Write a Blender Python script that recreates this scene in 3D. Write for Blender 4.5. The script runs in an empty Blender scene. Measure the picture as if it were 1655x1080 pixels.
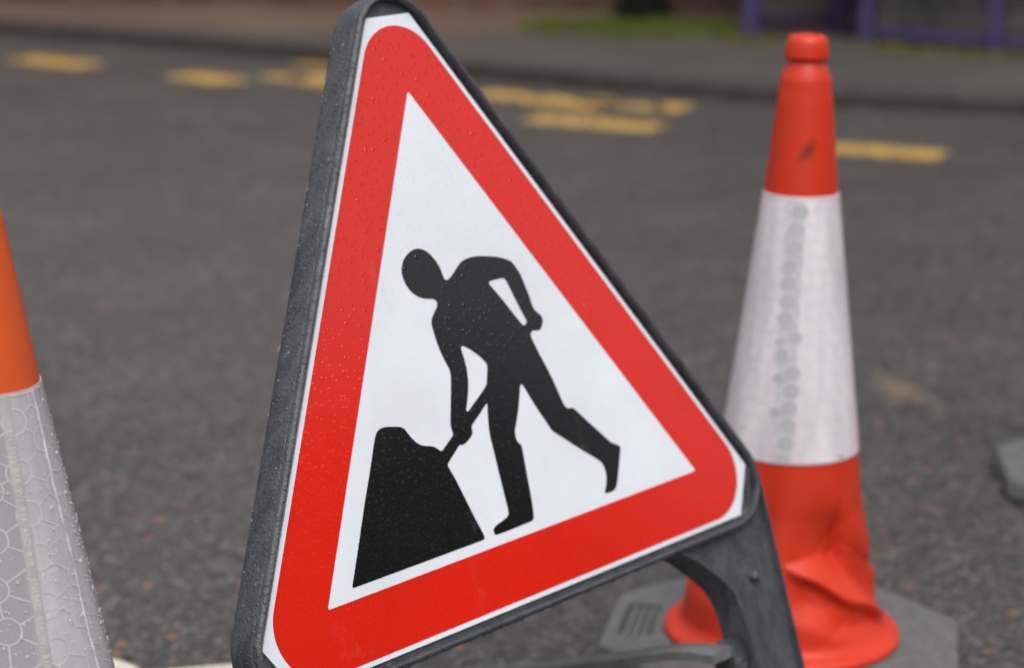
import bpy, bmesh, math, random
from mathutils import Vector, Matrix
from mathutils.geometry import tessellate_polygon
R_ = math.radians
random.seed(7)
scene = bpy.context.scene
COL = scene.collection

# ------------------------------------------------------------------ camera
cam_d = bpy.data.cameras.new('camera')
cam = bpy.data.objects.new('camera', cam_d)
COL.objects.link(cam)
CAM = Vector((0, 0, 0.9968))
# columns of the matrix must be right / up / back
right, up, fwd = Vector((0.999927, 0.002888, 0.011722)), Vector((-0.012072, 0.239189, 0.970898)), Vector((0.0, 0.970969, -0.239206))
cam.matrix_world = Matrix(((right.x, up.x, -fwd.x, CAM.x),
                           (right.y, up.y, -fwd.y, CAM.y),
                           (right.z, up.z, -fwd.z, CAM.z),
                           (0, 0, 0, 1)))
cam_d.sensor_width = 36.0
cam_d.lens = 3474.28 / 1655 * 36
cam_d.clip_start = 0.05
cam_d.clip_end = 600
cam_d.dof.use_dof = True
cam_d.dof.focus_distance = 1.77
cam_d.dof.aperture_fstop = 3.9
cam_d.dof.aperture_blades = 9
scene.camera = cam

# ------------------------------------------------------------------ sky, sun, exposure
SUN_EL, SUN_AZ = R_(60), R_(170)          # azimuth: clockwise from +Y
world = bpy.data.worlds.new('World')
scene.world = world
world.use_nodes = True
nt = world.node_tree
bg = nt.nodes['Background']
sky = nt.nodes.new('ShaderNodeTexSky')
sky.sky_type = 'NISHITA'
sky.sun_disc = False
sky.sun_elevation = SUN_EL
sky.sun_rotation = SUN_AZ
sky.air_density = 1.0
sky.dust_density = 4.0
hsv = nt.nodes.new('ShaderNodeHueSaturation')        # cloud cover takes the blue out of the sky
hsv.inputs['Saturation'].default_value = 0.22
nt.links.new(sky.outputs[0], hsv.inputs['Color'])
geo = nt.nodes.new('ShaderNodeNewGeometry')
sep = nt.nodes.new('ShaderNodeSeparateXYZ')
tcw = nt.nodes.new('ShaderNodeTexCoord')
nt.links.new(tcw.outputs['Generated'], sep.inputs[0])
mr = nt.nodes.new('ShaderNodeMapRange')              # an overcast sky is about three times brighter overhead
mr.inputs['From Min'].default_value = 0.0
mr.inputs['From Max'].default_value = 1.0
mr.inputs['To Min'].default_value = 0.62
mr.inputs['To Max'].default_value = 1.75
nt.links.new(sep.outputs['Z'], mr.inputs['Value'])
mulw = nt.nodes.new('ShaderNodeVectorMath')
mulw.operation = 'SCALE'
nt.links.new(hsv.outputs[0], mulw.inputs[0])
nt.links.new(mr.outputs[0], mulw.inputs['Scale'])
nt.links.new(mulw.outputs[0], bg.inputs['Color'])
bg.inputs['Strength'].default_value = 0.14
sun_d = bpy.data.lights.new('sun', 'SUN')
sun_d.energy = 0.6
sun_d.angle = R_(50)
sun_d.color = (1.0, 0.97, 0.93)
sun = bpy.data.objects.new('sun', sun_d)
COL.objects.link(sun)
sdir = Vector((math.sin(SUN_AZ) * math.cos(SUN_EL), math.cos(SUN_AZ) * math.cos(SUN_EL), math.sin(SUN_EL)))
sun.rotation_euler = sdir.to_track_quat('Z', 'Y').to_euler()
sun.location = (3, -5, 9)
scene.view_settings.view_transform = 'Standard'
scene.view_settings.look = 'None'
scene.view_settings.exposure = 0.06
scene.view_settings.gamma = 1
scene.render.engine = 'CYCLES'
scene.cycles.use_denoising = True
scene.cycles.max_bounces = 10
scene.cycles.transmission_bounces = 8

# ------------------------------------------------------------------ helpers
def tag(o, label=None, cat=None, group=None, kind=None):
    if label: o['label'] = label
    if cat: o['category'] = cat
    if group: o['group'] = group
    if kind: o['kind'] = kind
    return o

def empty(name, loc, label, cat, group=None):
    o = bpy.data.objects.new(name, None)
    o.empty_display_size = 0.1
    COL.objects.link(o)
    o.location = loc
    return tag(o, label, cat, group)

def root_loc(o):
    v = Vector((0, 0, 0))
    while o is not None:
        v += o.location
        o = o.parent
    return v

class MB:
    """collects faces (world coordinates) with material slots; builds one mesh object"""
    def __init__(self):
        self.v, self.f, self.m = [], [], []
    def add(self, vs, fs, mi=0):
        b = len(self.v)
        self.v += [tuple(p) for p in vs]
        self.f += [tuple(i + b for i in f) for f in fs]
        self.m += [mi] * len(fs)
    def loops(self, loops, closed=True, cap0=False, cap1=False, mi=0):
        n = len(loops[0]); vs = [p for l in loops for p in l]; fs = []
        for a in range(len(loops) - 1):
            for i in range(n if closed else n - 1):
                j = (i + 1) % n
                fs.append((a * n + i, a * n + j, (a + 1) * n + j, (a + 1) * n + i))
        if cap0: fs.append(tuple(reversed(range(n))))
        if cap1: fs.append(tuple(range((len(loops) - 1) * n, len(loops) * n)))
        self.add(vs, fs, mi)
    def box(self, c, s, rz=0.0, mi=0):
        cx, cy, cz = c; x, y, z = s[0] / 2, s[1] / 2, s[2] / 2
        co, si = math.cos(rz), math.sin(rz)
        vs = []
        for dz in (-z, z):
            for dx, dy in ((-x, -y), (x, -y), (x, y), (-x, y)):
                vs.append((cx + dx * co - dy * si, cy + dx * si + dy * co, cz + dz))
        self.add(vs, [(3, 2, 1, 0), (4, 5, 6, 7), (0, 1, 5, 4), (1, 2, 6, 5), (2, 3, 7, 6), (3, 0, 4, 7)], mi)
    def tube(self, pts, r, n=12, mi=0, caps=True):
        pts = [Vector(p) for p in pts]; loops = []
        rs = r if isinstance(r, (list, tuple)) else [r] * len(pts)
        ref = Vector((0, 0, 1))
        for i, p in enumerate(pts):
            t = (pts[min(i + 1, len(pts) - 1)] - pts[max(i - 1, 0)]).normalized()
            if abs(t.dot(ref)) > 0.95: ref = Vector((1, 0, 0))
            a = t.cross(ref).normalized(); b = t.cross(a).normalized()
            loops.append([p + (a * math.cos(k * 2 * math.pi / n) + b * math.sin(k * 2 * math.pi / n)) * rs[i] for k in range(n)])
        self.loops(loops, True, caps, caps, mi)
    def build(self, name, mats, parent=None, smooth=False, bevel=0, angle=None, recalc=True):
        me = bpy.data.meshes.new(name)
        off = root_loc(parent) if parent else Vector((0, 0, 0))
        me.from_pydata([tuple(Vector(p) - off) for p in self.v], [], self.f)
        if not isinstance(mats, (list, tuple)): mats = [mats]
        for m in mats: me.materials.append(m)
        for p, mi in zip(me.polygons, self.m): p.material_index = mi
        if recalc:
            bm = bmesh.new(); bm.from_mesh(me)
            bmesh.ops.recalc_face_normals(bm, faces=bm.faces)
            bm.to_mesh(me); bm.free()
        if smooth:
            for p in me.polygons: p.use_smooth = True
            if angle is not None: me.set_sharp_from_angle(angle=R_(angle))
        me.update()
        o = bpy.data.objects.new(name, me)
        COL.objects.link(o)
        if parent: o.parent = parent
        if bevel:
            md = o.modifiers.new('bevel', 'BEVEL'); md.width = bevel; md.segments = 2; md.limit_method = 'ANGLE'; md.angle_limit = R_(40)
        return o

# ---- node material helper
class NM:
    def __init__(self, name):
        self.mat = bpy.data.materials.new(name); self.mat.use_nodes = True
        self.nt = self.mat.node_tree; self.b = self.nt.nodes['Principled BSDF']
        self.tc = self.nt.nodes.new('ShaderNodeTexCoord')
    def n(self, t, **kw):
        nd = self.nt.nodes.new(t)
        for k, v in kw.items():
            if k in nd.inputs: nd.inputs[k].default_value = v
            else: setattr(nd, k, v)
        return nd
    def l(self, a, b): self.nt.links.new(a, b)
    def noise(self, scale, detail=4, rough=0.55, stretch=None, dist=0.0):
        nd = self.n('ShaderNodeTexNoise', Scale=scale, Detail=detail, Roughness=rough, Distortion=dist)
        if stretch:
            mp = self.n('ShaderNodeMapping'); mp.inputs['Scale'].default_value = stretch
            self.l(self.tc.outputs['Object'], mp.inputs[0]); self.l(mp.outputs[0], nd.inputs['Vector'])
        else: self.l(self.tc.outputs['Object'], nd.inputs['Vector'])
        return nd.outputs[0]
    def voro(self, scale, feature='F1', out='Distance', rnd=1.0):
        nd = self.n('ShaderNodeTexVoronoi', feature=feature, Scale=scale, Randomness=rnd)
        self.l(self.tc.outputs['Object'], nd.inputs['Vector']); return nd.outputs[out]
    def ramp(self, src, stops):
        r = self.n('ShaderNodeValToRGB'); e = r.color_ramp.elements
        while len(e) < len(stops): e.new(0.5)
        for k, (p, c) in enumerate(stops):
            e[k].position = p; e[k].color = (c, c, c, 1) if not isinstance(c, (tuple, list)) else (*c, 1)
        self.l(src, r.inputs[0]); return r.outputs[0]
    def mix(self, fac, a, b, mode='MIX'):
        m = self.n('ShaderNodeMix', data_type='RGBA', blend_type=mode)
        for s, v in ((m.inputs[0], fac), (m.inputs[6], a), (m.inputs[7], b)):
            if isinstance(v, (int, float)): s.default_value = v
            elif isinstance(v, (tuple, list)): s.default_value = (*v, 1)
            else: self.l(v, s)
        return m.outputs[2]
    def math(self, op, a, b=0.0, c=0.0):
        m = self.n('ShaderNodeMath', operation=op)
        for s, v in zip(m.inputs, (a, b, c)):
            if isinstance(v, (int, float)): s.default_value = v
            else: self.l(v, s)
        return m.outputs[0]
    def scuff(self, c, at, ry, size, colour):
        """one rubbed mark with a ragged edge, at a place on the object"""
        mp = self.n('ShaderNodeMapping', vector_type='TEXTURE'); mp.inputs['Location'].default_value = at; mp.inputs['Rotation'].default_value = (0, ry, 0); mp.inputs['Scale'].default_value = size
        self.l(self.tc.outputs['Object'], mp.inputs[0]); ln = self.n('ShaderNodeVectorMath', operation='LENGTH'); self.l(mp.outputs[0], ln.inputs[0])
        k = self.n('ShaderNodeMapRange'); self.l(self.math('ADD', ln.outputs['Value'], self.noise(150, 4)), k.inputs['Value'])
        k.inputs['From Min'].default_value = 0.75; k.inputs['From Max'].default_value = 1.5; k.inputs['To Min'].default_value = 0.7; k.inputs['To Max'].default_value = 0.0
        return self.mix(k.outputs[0], c, colour)
    def col(self, c):
        s = self.b.inputs['Base Color']
        if isinstance(c, (tuple, list)): s.default_value = (*c, 1)
        else: self.l(c, s)
    def rough(self, r):
        s = self.b.inputs['Roughness']
        if isinstance(r, (int, float)): s.default_value = r
        else: self.l(r, s)
    def bump(self, h, strength=0.3, dist=0.001, prev=None):
        b = self.n('ShaderNodeBump', Strength=strength, Distance=dist)
        self.l(h, b.inputs['Height'])
        if prev is not None: self.l(prev, b.inputs['Normal'])
        self.l(b.outputs[0], self.b.inputs['Normal']); return b.outputs[0]

# ------------------------------------------------------------------ materials
def m_asphalt():
    m = NM('asphalt')
    chips = m.voro(150, out='Color')
    v = m.n('ShaderNodeSeparateColor'); m.l(chips, v.inputs[0])
    base = m.ramp(v.outputs[0], [(0, (0.028, 0.026, 0.025)), (0.45, (0.050, 0.047, 0.044)), (0.8, (0.076, 0.071, 0.067)), (1, (0.17, 0.157, 0.147))])
    brown = m.ramp(v.outputs[1], [(0.89, 0.0), (0.93, 1.0)])
    c = m.mix(m.math('MULTIPLY', brown, 0.6), base, (0.13, 0.08, 0.055))
    big = m.voro(34, out='Color')
    w = m.n('ShaderNodeSeparateColor'); m.l(big, w.inputs[0])
    bd = m.voro(34)
    dot = m.math('MULTIPLY', m.ramp(w.outputs[0], [(0.91, 0.0), (0.93, 1.0)]), m.ramp(bd, [(0.18, 1.0), (0.36, 0.0)]))
    c = m.mix(m.math('MULTIPLY', dot, 0.8), c, (0.24, 0.11, 0.065))
    n1 = m.ramp(m.noise(2.2, 5, 0.6), [(0.32, 0.84), (0.68, 1.14)])
    c = m.mix(1.0, c, n1, 'MULTIPLY')
    n2 = m.ramp(m.noise(14, 3), [(0.35, 0.90), (0.68, 1.09)])
    c = m.mix(1.0, c, n2, 'MULTIPLY')
    n3 = m.ramp(m.noise(42, 3, 0.7), [(0.34, 0.76), (0.66, 1.26)])
    c = m.mix(1.0, c, n3, 'MULTIPLY')
    # pale sandy patch with its own ragged outline
    mp = m.n('ShaderNodeMapping'); mp.inputs['Location'].default_value = (-0.70 / 0.13, -3.67 / 0.22, 0); mp.inputs['Scale'].default_value = (1 / 0.13, 1 / 0.22, 0)
    m.l(m.tc.outputs['Object'], mp.inputs[0])
    ln = m.n('ShaderNodeVectorMath', operation='LENGTH'); m.l(mp.outputs[0], ln.inputs[0])
    pat = m.math('ADD', ln.outputs['Value'], m.math('ADD', m.math('MULTIPLY', m.noise(17, 3), 2.3), m.math('MULTIPLY', m.noise(45, 3), 0.8)))
    sand = m.n('ShaderNodeMapRange', interpolation_type='SMOOTHSTEP')
    m.l(pat, sand.inputs['Value']); sand.inputs['From Min'].default_value = 1.4; sand.inputs['From Max'].default_value = 2.1
    sand.inputs['To Min'].default_value = 0.6; sand.inputs['To Max'].default_value = 0.0
    c = m.mix(sand.outputs[0], c, (0.23, 0.16, 0.10))
    m.col(c)
    m.rough(m.ramp(m.noise(5, 4), [(0.3, 0.36), (0.7, 0.50)]))
    m.b.inputs['Specular IOR Level'].default_value = 0.5
    b1 = m.bump(m.voro(150), 0.25, 0.003)
    m.bump(m.noise(240, 2), 0.15, 0.002, b1)
    return m.mat
def m_pavement():
    m = NM('pavement_tarmac')
    c = m.ramp(m.noise(60, 6, 0.7), [(0.3, (0.055, 0.047, 0.041)), (0.7, (0.098, 0.083, 0.072))])
    yy = m.n('ShaderNodeSeparateXYZ'); m.l(m.tc.outputs['Object'], yy.inputs[0])
    leaf = m.math('MULTIPLY', m.ramp(m.math('ADD', m.math('MULTIPLY', yy.outputs['Y'], 0.1), m.math('MULTIPLY', m.noise(2.5), 0.12)), [(0.955, 0.0), (1.02, 1.0)]), 0.7)
    c = m.mix(leaf, c, (0.15, 0.085, 0.055))
    c = m.mix(1.0, c, m.ramp(m.noise(1.3, 4), [(0.3, 0.75), (0.7, 1.2)]), 'MULTIPLY')
    m.col(c); m.rough(0.6); m.bump(m.noise(150, 3), 0.4, 0.003)
    return m.mat
def m_simple(name, c0, c1, scale=20, rough=0.6, bump=0.2, bscale=120, bdist=0.001, metal=0.0, stretch=None):
    m = NM(name)
    m.col(m.ramp(m.noise(scale, 5, 0.6, stretch), [(0.32, c0), (0.68, c1)]))
    m.rough(rough); m.b.inputs['Metallic'].default_value = metal
    if bump: m.bump(m.noise(bscale, 3), bump, bdist)
    return m.mat
def m_brick():
    m = NM('brick')
    mp = m.n('ShaderNodeMapping'); mp.inputs['Rotation'].default_value = (R_(90), 0, 0)
    m.l(m.tc.outputs['Object'], mp.inputs[0])
    br = m.n('ShaderNodeTexBrick', Scale=1.0); m.l(mp.outputs[0], br.inputs['Vector'])
    br.inputs['Brick Width'].default_value = 0.225; br.inputs['Row Height'].default_value = 0.075; br.inputs['Mortar Size'].default_value = 0.01
    br.inputs['Color1'].default_value = (0.13, 0.045, 0.025, 1); br.inputs['Color2'].default_value = (0.075, 0.03, 0.02, 1); br.inputs['Mortar'].default_value = (0.12, 0.10, 0.085, 1)
    m.col(m.mix(1.0, br.outputs[0], m.ramp(m.noise(3, 5), [(0.3, 0.6), (0.7, 1.2)]), 'MULTIPLY')); m.rough(0.8)
    m.bump(br.outputs['Fac'], -0.5, 0.006)
    return m.mat
def m_paint_yellow():
    m = NM('worn_yellow_paint')
    c = m.ramp(m.noise(25, 6, 0.7), [(0.38, (0.09, 0.075, 0.055)), (0.49, (0.48, 0.285, 0.06)), (0.75, (0.72, 0.43, 0.085))])
    m.col(c); m.rough(0.55); m.bump(m.noise(120, 3), 0.3, 0.002)
    return m.mat
def m_sheet(name, c, fine=True):
    """wet retro-reflective sheeting: faint woven cell texture under a satin film"""
    m = NM(name)
    cc = m.mix(1.0, c, m.ramp(m.noise(9, 5, 0.6), [(0.3, 0.93), (0.7, 1.04)]), 'MULTIPLY')
    grime = m.math('MULTIPLY', m.ramp(m.noise(23, 7, 0.75, stretch=(1, 1, 0.4)), [(0.60, 0.0), (0.78, 1.0)]), 0.16)     # thin road film in patches
    cc = m.mix(grime, cc, (0.30, 0.27, 0.23))
    speck = m.math('MULTIPLY', m.ramp(m.noise(160, 3, 0.6), [(0.74, 0.0), (0.78, 1.0)]), 0.3)
    cc = m.mix(speck, cc, (0.12, 0.10, 0.09))
    m.col(cc); m.rough(m.ramp(m.noise(30, 4), [(0.3, 0.22), (0.7, 0.34)]))
    m.b.inputs['Specular IOR Level'].default_value = 0.12
    m.b.inputs['Coat Weight'].default_value = 1.0; m.b.inputs['Coat Roughness'].default_value = 0.10; m.b.inputs['Coat IOR'].default_value = 1.57
    du = m.n('ShaderNodeVectorMath', operation='DOT_PRODUCT'); dv = m.n('ShaderNodeVectorMath', operation='DOT_PRODUCT')
    m.l(m.tc.outputs['Object'], du.inputs[0]); m.l(m.tc.outputs['Object'], dv.inputs[0])
    du.inputs[1].default_value = (0.69173, 0.72134, 0.03423); dv.inputs[1].default_value = (-0.27158, 0.21592, 0.93788)
    uv = m.n('ShaderNodeCombineXYZ'); m.l(du.outputs['Value'], uv.inputs[0]); m.l(dv.outputs['Value'], uv.inputs[1])
    wet = m.n('ShaderNodeMapRange', interpolation_type='SMOOTHSTEP'); m.l(dv.outputs['Value'], wet.inputs['Value'])   # bigger drops cling to the upper half
    wet.inputs['From Min'].default_value = 0.44; wet.inputs['From Max'].default_value = 0.66; wet.inputs['To Min'].default_value = 0.035; wet.inputs['To Max'].default_value = 1.0
    def dots(scale, r0, r1, p0):
        vn = m.n('ShaderNodeTexVoronoi', feature='F1', voronoi_dimensions='2D', Scale=scale, Randomness=1.0); m.l(uv.outputs[0], vn.inputs['Vector'])
        sp = m.n('ShaderNodeSeparateColor'); m.l(vn.outputs['Color'], sp.inputs[0])
        rad = m.ramp(sp.outputs[0], [(p0, 0.0001), (p0 + 0.02, r0), (0.9, r0 * 1.2), (1.0, r1)])
        q = m.math('DIVIDE', vn.outputs['Distance'], rad)
        return m.math('MAXIMUM', m.math('SUBTRACT', 1.0, m.math('POWER', q, 2.0)), 0.0)
    # rain: beads of all sizes standing on the film
    h = m.math('ADD', m.math('MULTIPLY', dots(120, 0.15, 0.28, 0.12), wet.outputs[0]), m.math('MULTIPLY', dots(260, 0.13, 0.24, 0.35), 0.04))
    b1 = m.bump(m.voro(470, rnd=0.12), 0.30, 0.00016)
    b2 = m.bump(m.noise(75, 4, 0.65), 0.04, 0.0003, b1)
    b3 = m.bump(h, 1.0, 0.0014, b2)
    m.l(b3, m.b.inputs['Coat Normal']); m.l(b2, m.b.inputs['Normal'])
    return m.mat
def m_plastic_grey(name='grey_recycled_plastic', d=(0.026, 0.029, 0.034), l=(0.088, 0.094, 0.104), r0=0.30, r1=0.55):
    m = NM(name)
    c = m.ramp(m.noise(60, 8, 0.75, dist=0.3, stretch=(1, 1, 0.35)), [(0.32, d), (0.68, l)])
    sc = m.noise(90, 5, 0.7, stretch=(1, 1, 0.12))
    c = m.mix(m.math('MULTIPLY', m.ramp(sc, [(0.58, 0.0), (0.7, 1.0)]), 0.35), c, (0.13, 0.13, 0.125))
    m.col(c); m.rough(m.ramp(m.noise(40, 4), [(0.3, r0), (0.7, r1)]))
    b = m.bump(m.noise(190, 5, 0.65), 0.5, 0.0016)
    m.bump(m.ramp(m.voro(230), [(0.0, 1.0), (0.42, 0.0)]), 0.6, 0.0012, b)
    return m.mat
def m_cone(name, c, dirt=0.25, scuff_at=None):
    m = NM(name)
    cc = m.mix(1.0, c, m.ramp(m.noise(7, 5, 0.6, stretch=(1, 1, 0.4)), [(0.3, 0.84), (0.7, 1.08)]), 'MULTIPLY')
    scuff = m.ramp(m.noise(38, 5, 0.75, stretch=(1, 1, 0.5), dist=0.8), [(0.67, 0.0), (0.75, 1.0)])
    cc = m.mix(m.math('MULTIPLY', scuff, dirt), cc, (0.05, 0.02, 0.015))
    if scuff_at: cc = m.scuff(cc, scuff_at, R_(35), (0.009, 0.03, 0.019), (0.06, 0.02, 0.015))
    m.col(cc); m.rough(m.ramp(m.noise(18, 4), [(0.3, 0.34), (0.7, 0.52)]))
    m.b.inputs['Specular IOR Level'].default_value = 0.4
    m.bump(m.noise(70, 4), 0.12, 0.002)
    return m.mat
def m_sleeve(name, a, b, rough=0.3, dirt=0.15, layered=None, scuff=None):
    m = NM(name)
    c = m.ramp(m.noise(26, 6, 0.65, stretch=(1, 1, 0.10), dist=0.3), [(0.34, a), (0.66, b)])
    if layered:                                     # where the film lies double it is greyer
        sx = m.n('ShaderNodeSeparateXYZ'); m.l(m.tc.outputs['Object'], sx.inputs[0])
        q = m.math('ADD', m.math('ADD', sx.outputs['X'], m.math('MULTIPLY', sx.outputs['Z'], 0.145)), m.math('MULTIPLY', m.noise(20, 3, stretch=(1, 1, 0.2)), 0.012))
        c = m.mix(m.ramp(m.math('MULTIPLY', q, 5.0), [(0.335, 0.0), (0.365, 1.0)]), layered, c)
    c = m.mix(m.math('MULTIPLY', m.ramp(m.noise(45, 6, 0.75), [(0.55, 0.0), (0.8, 1.0)]), dirt), c, (0.30, 0.27, 0.24))
    if scuff: c = m.scuff(c, *scuff, (0.07, 0.065, 0.03))
    m.col(c); m.rough(rough); m.b.inputs['Coat Weight'].default_value = 0.3; m.b.inputs['Coat Roughness'].default_value = 0.15
    m.bump(m.noise(30, 4, stretch=(1, 1, 0.25)), 0.25, 0.003)
    return m.mat
def m_water(name='water_drops', tr=0.88):
    m = NM(name); m.col((0.9, 0.9, 0.92)); m.rough(0.05)
    m.b.inputs['IOR'].default_value = 1.33; m.b.inputs['Transmission Weight'].default_value = tr
    return m.mat
def m_glass():
    m = NM('dirty_glass')
    tr = m.n('ShaderNodeBsdfTransparent'); tr.inputs[0].default_value = (0.80, 0.82, 0.80, 1)
    mx = m.n('ShaderNodeMixShader'); fr = m.n('ShaderNodeFresnel', IOR=1.45)
    m.rough(0.08); m.col((0.25, 0.25, 0.24)); m.b.inputs['Metallic'].default_value = 0.0
    f2 = m.math('ADD', m.math('MULTIPLY', fr.outputs[0], 0.7), m.ramp(m.noise(6, 5), [(0.35, 0.06), (0.75, 0.22)]))
    m.l(f2, mx.inputs[0]); m.l(tr.outputs[0], mx.inputs[1]); m.l(m.b.outputs[0], mx.inputs[2])
    m.l(mx.outputs[0], m.nt.nodes['Material Output'].inputs[0])
    return m.mat
def m_leaf(name, c0, c1):
    m = NM(name); g = m.n('ShaderNodeNewGeometry')
    m.col(m.ramp(g.outputs['Random Per Island'], [(0, c0), (1, c1)])); m.rough(0.55)
    return m.mat

M = dict(
    asphalt=m_asphalt(), pavement=m_pavement(),
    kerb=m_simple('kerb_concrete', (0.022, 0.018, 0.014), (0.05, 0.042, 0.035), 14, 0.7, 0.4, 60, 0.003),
    brick=m_brick(), coping=m_simple('coping_stone', (0.10, 0.09, 0.08), (0.2, 0.18, 0.16), 8, 0.8, 0.3, 50, 0.003),
    yellow=m_paint_yellow(),
    white=m_sheet('white_sheeting', (0.74, 0.775, 0.83)), red=m_sheet('red_sheeting', (0.67, 0.014, 0.004)), black=m_sheet('black_sheeting', (0.0065, 0.0065, 0.007)),
    frame=m_plastic_grey(), stay=m_plastic_grey('grey_stay_plastic', (0.11, 0.11, 0.11), (0.19, 0.19, 0.19), 0.4, 0.6),
    rubber=m_plastic_grey('grey_rubber', (0.085, 0.086, 0.087), (0.165, 0.165, 0.165), 0.42, 0.65),
    red_cone=m_cone('red_cone_plastic', (0.62, 0.036, 0.010), scuff_at=(0.001, -0.036, 0.622)), orange_cone=m_cone('orange_cone_plastic', (0.70, 0.10, 0.022), 0.5),
    sleeve_far=m_sleeve('pinkish_sleeve', (0.60, 0.535, 0.575), (0.83, 0.785, 0.81), 0.4, 0.35, scuff=((0.052, -0.064, 0.271), 0, (0.006, 0.012, 0.005))),
    sleeve_near=m_sleeve('lavender_sleeve', (0.42, 0.385, 0.415), (0.60, 0.54, 0.585), 0.2, 0.2, layered=(0.35, 0.345, 0.365)),
    ridge=m_simple('sealed_cell_ridge', (0.54, 0.515, 0.53), (0.68, 0.65, 0.66), 40, 0.35, 0.1),
    ridge_far=m_simple('faint_cell_ridge', (0.68, 0.625, 0.66), (0.77, 0.725, 0.75), 40, 0.4, 0.1),
    strip=m_simple('double_film', (0.50, 0.485, 0.505), (0.60, 0.575, 0.60), 50, 0.35, 0.1),
    disc=m_simple('grey_cell', (0.43, 0.425, 0.445), (0.50, 0.49, 0.51), 12, 0.3, 0.1),
    seam=m_simple('seam_strip', (0.40, 0.385, 0.385), (0.50, 0.48, 0.475), 60, 0.4, 0.3, 300, 0.0006),
    fold=m_simple('film_fold', (0.44, 0.42, 0.46), (0.72, 0.73, 0.78), 60, 0.25, 0.2),
    emboss=m_simple('embossed_lettering', (0.62, 0.60, 0.59), (0.70, 0.68, 0.665), 60, 0.35, 0),
    water=m_water(), glint_drops=m_water('drops_on_sleeve', 0.45), glass=m_glass(),  # sleeve drops whitened: sky highlights are put into their colour
    purple=m_simple('purple_powder_coat', (0.052, 0.040, 0.122), (0.070, 0.055, 0.16), 6, 0.4, 0.1, 80),
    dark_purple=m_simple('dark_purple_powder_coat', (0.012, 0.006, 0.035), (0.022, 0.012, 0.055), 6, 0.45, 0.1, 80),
    roof=m_simple('shelter_roof', (0.03, 0.03, 0.035), (0.06, 0.06, 0.065), 5, 0.5, 0.1),
    bench=m_simple('bench_slat', (0.02, 0.016, 0.014), (0.04, 0.032, 0.028), 8, 0.6, 0.2),
    bark=m_simple('bark', (0.006, 0.005, 0.004), (0.014, 0.012, 0.010), 18, 0.85, 0.8, 40, 0.01, stretch=(1, 1, 0.2)),
    leaf=m_leaf('tree_leaf', (0.035, 0.06, 0.012), (0.09, 0.11, 0.02)),
    grass=m_leaf('grass_blade', (0.055, 0.085, 0.002), (0.125, 0.155, 0.005)),
    moss=m_leaf('moss_tuft', (0.08, 0.075, 0.008), (0.15, 0.14, 0.012)),
    hose=m_simple('cream_hose', (0.58, 0.53, 0.45), (0.74, 0.69, 0.60), 22, 0.5, 0.25, 90, 0.002),
    litter=m_leaf('leaf_litter', (0.05, 0.028, 0.012), (0.16, 0.085, 0.035)),
    blocker=m_simple('reflection_blocker_dark', (0.012, 0.016, 0.008), (0.03, 0.035, 0.016), 0.3, 0.9, 0),
)

M['bark'].node_tree.nodes['Principled BSDF'].inputs['Specular IOR Level'].default_value = 0.1
# ------------------------------------------------------------------ setting: road, kerb, pavement
def catmull(pts, n=8):
    out = []
    P = [Vector(p) for p in pts]
    for i in range(len(P) - 1):
        a, b, c, d = P[max(i - 1, 0)], P[i], P[i + 1], P[min(i + 2, len(P) - 1)]
        for k in range(n):
            t = k / n
            out.append(0.5 * ((2 * b) + (c - a) * t + (2 * a - 5 * b + 4 * c - d) * t * t + (3 * b - a - 3 * c + d) * t ** 3))
    out.append(P[-1]); return out

mb = MB()
xs = [-250, -60, -15, -5, 0, 5, 15, 60, 250]
ys = [-250, -60, -15, 0, 5, 10, 20, 60, 250]
mb.add([(x, y, 0) for y in ys for x in xs], [(j * 9 + i, j * 9 + i + 1, (j + 1) * 9 + i + 1, (j + 1) * 9 + i) for j in range(8) for i in range(8)])
tag(mb.build('road', M['asphalt']), kind='structure')

KERB = catmull([(-60, 34, 0), (-36, 24, 0), (-22, 18, 0), (-13, 14.15, 0), (-8, 12.0, 0), (-5, 10.65, 0), (-3.4, 9.92, 0), (-2.23, 9.32, 0), (-1.09, 8.68, 0), (-0.12, 8.0, 0), (0.37, 7.68, 0), (0.89, 7.42, 0), (1.3, 7.28, 0), (1.75, 7.19, 0), (2.3, 7.11, 0), (3.0, 7.02, 0), (4.2, 6.88, 0), (6.2, 6.68, 0), (9.5, 6.35, 0), (15, 5.85, 0), (24, 5.1, 0), (38, 4.2, 0), (60, 3, 0)], 10)
def offset_line(pts, d):
    out = []
    for i, p in enumerate(pts):
        t = (pts[min(i + 1, len(pts) - 1)] - pts[max(i - 1, 0)]).normalized()
        out.append(p + Vector((-t.y, t.x, 0)) * d)
    return out
KH = 0.062
k1 = offset_line(KERB, 0.012); k2 = offset_line(KERB, 0.125)
mb = MB()
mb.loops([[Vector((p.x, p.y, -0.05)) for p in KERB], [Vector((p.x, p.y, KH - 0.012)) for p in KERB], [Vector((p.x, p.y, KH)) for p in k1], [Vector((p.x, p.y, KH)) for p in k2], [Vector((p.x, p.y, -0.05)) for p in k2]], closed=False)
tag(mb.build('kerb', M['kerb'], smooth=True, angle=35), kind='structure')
mb = MB()
far = [Vector((p.x, 60.0, KH - 0.004)) for p in k2]
mb.loops([[Vector((p.x, p.y, KH - 0.004)) for p in offset_line(KERB, 0.126)], far], closed=False)
tag(mb.build('pavement', M['pavement']), kind='structure')
PZ = KH - 0.004

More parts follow.
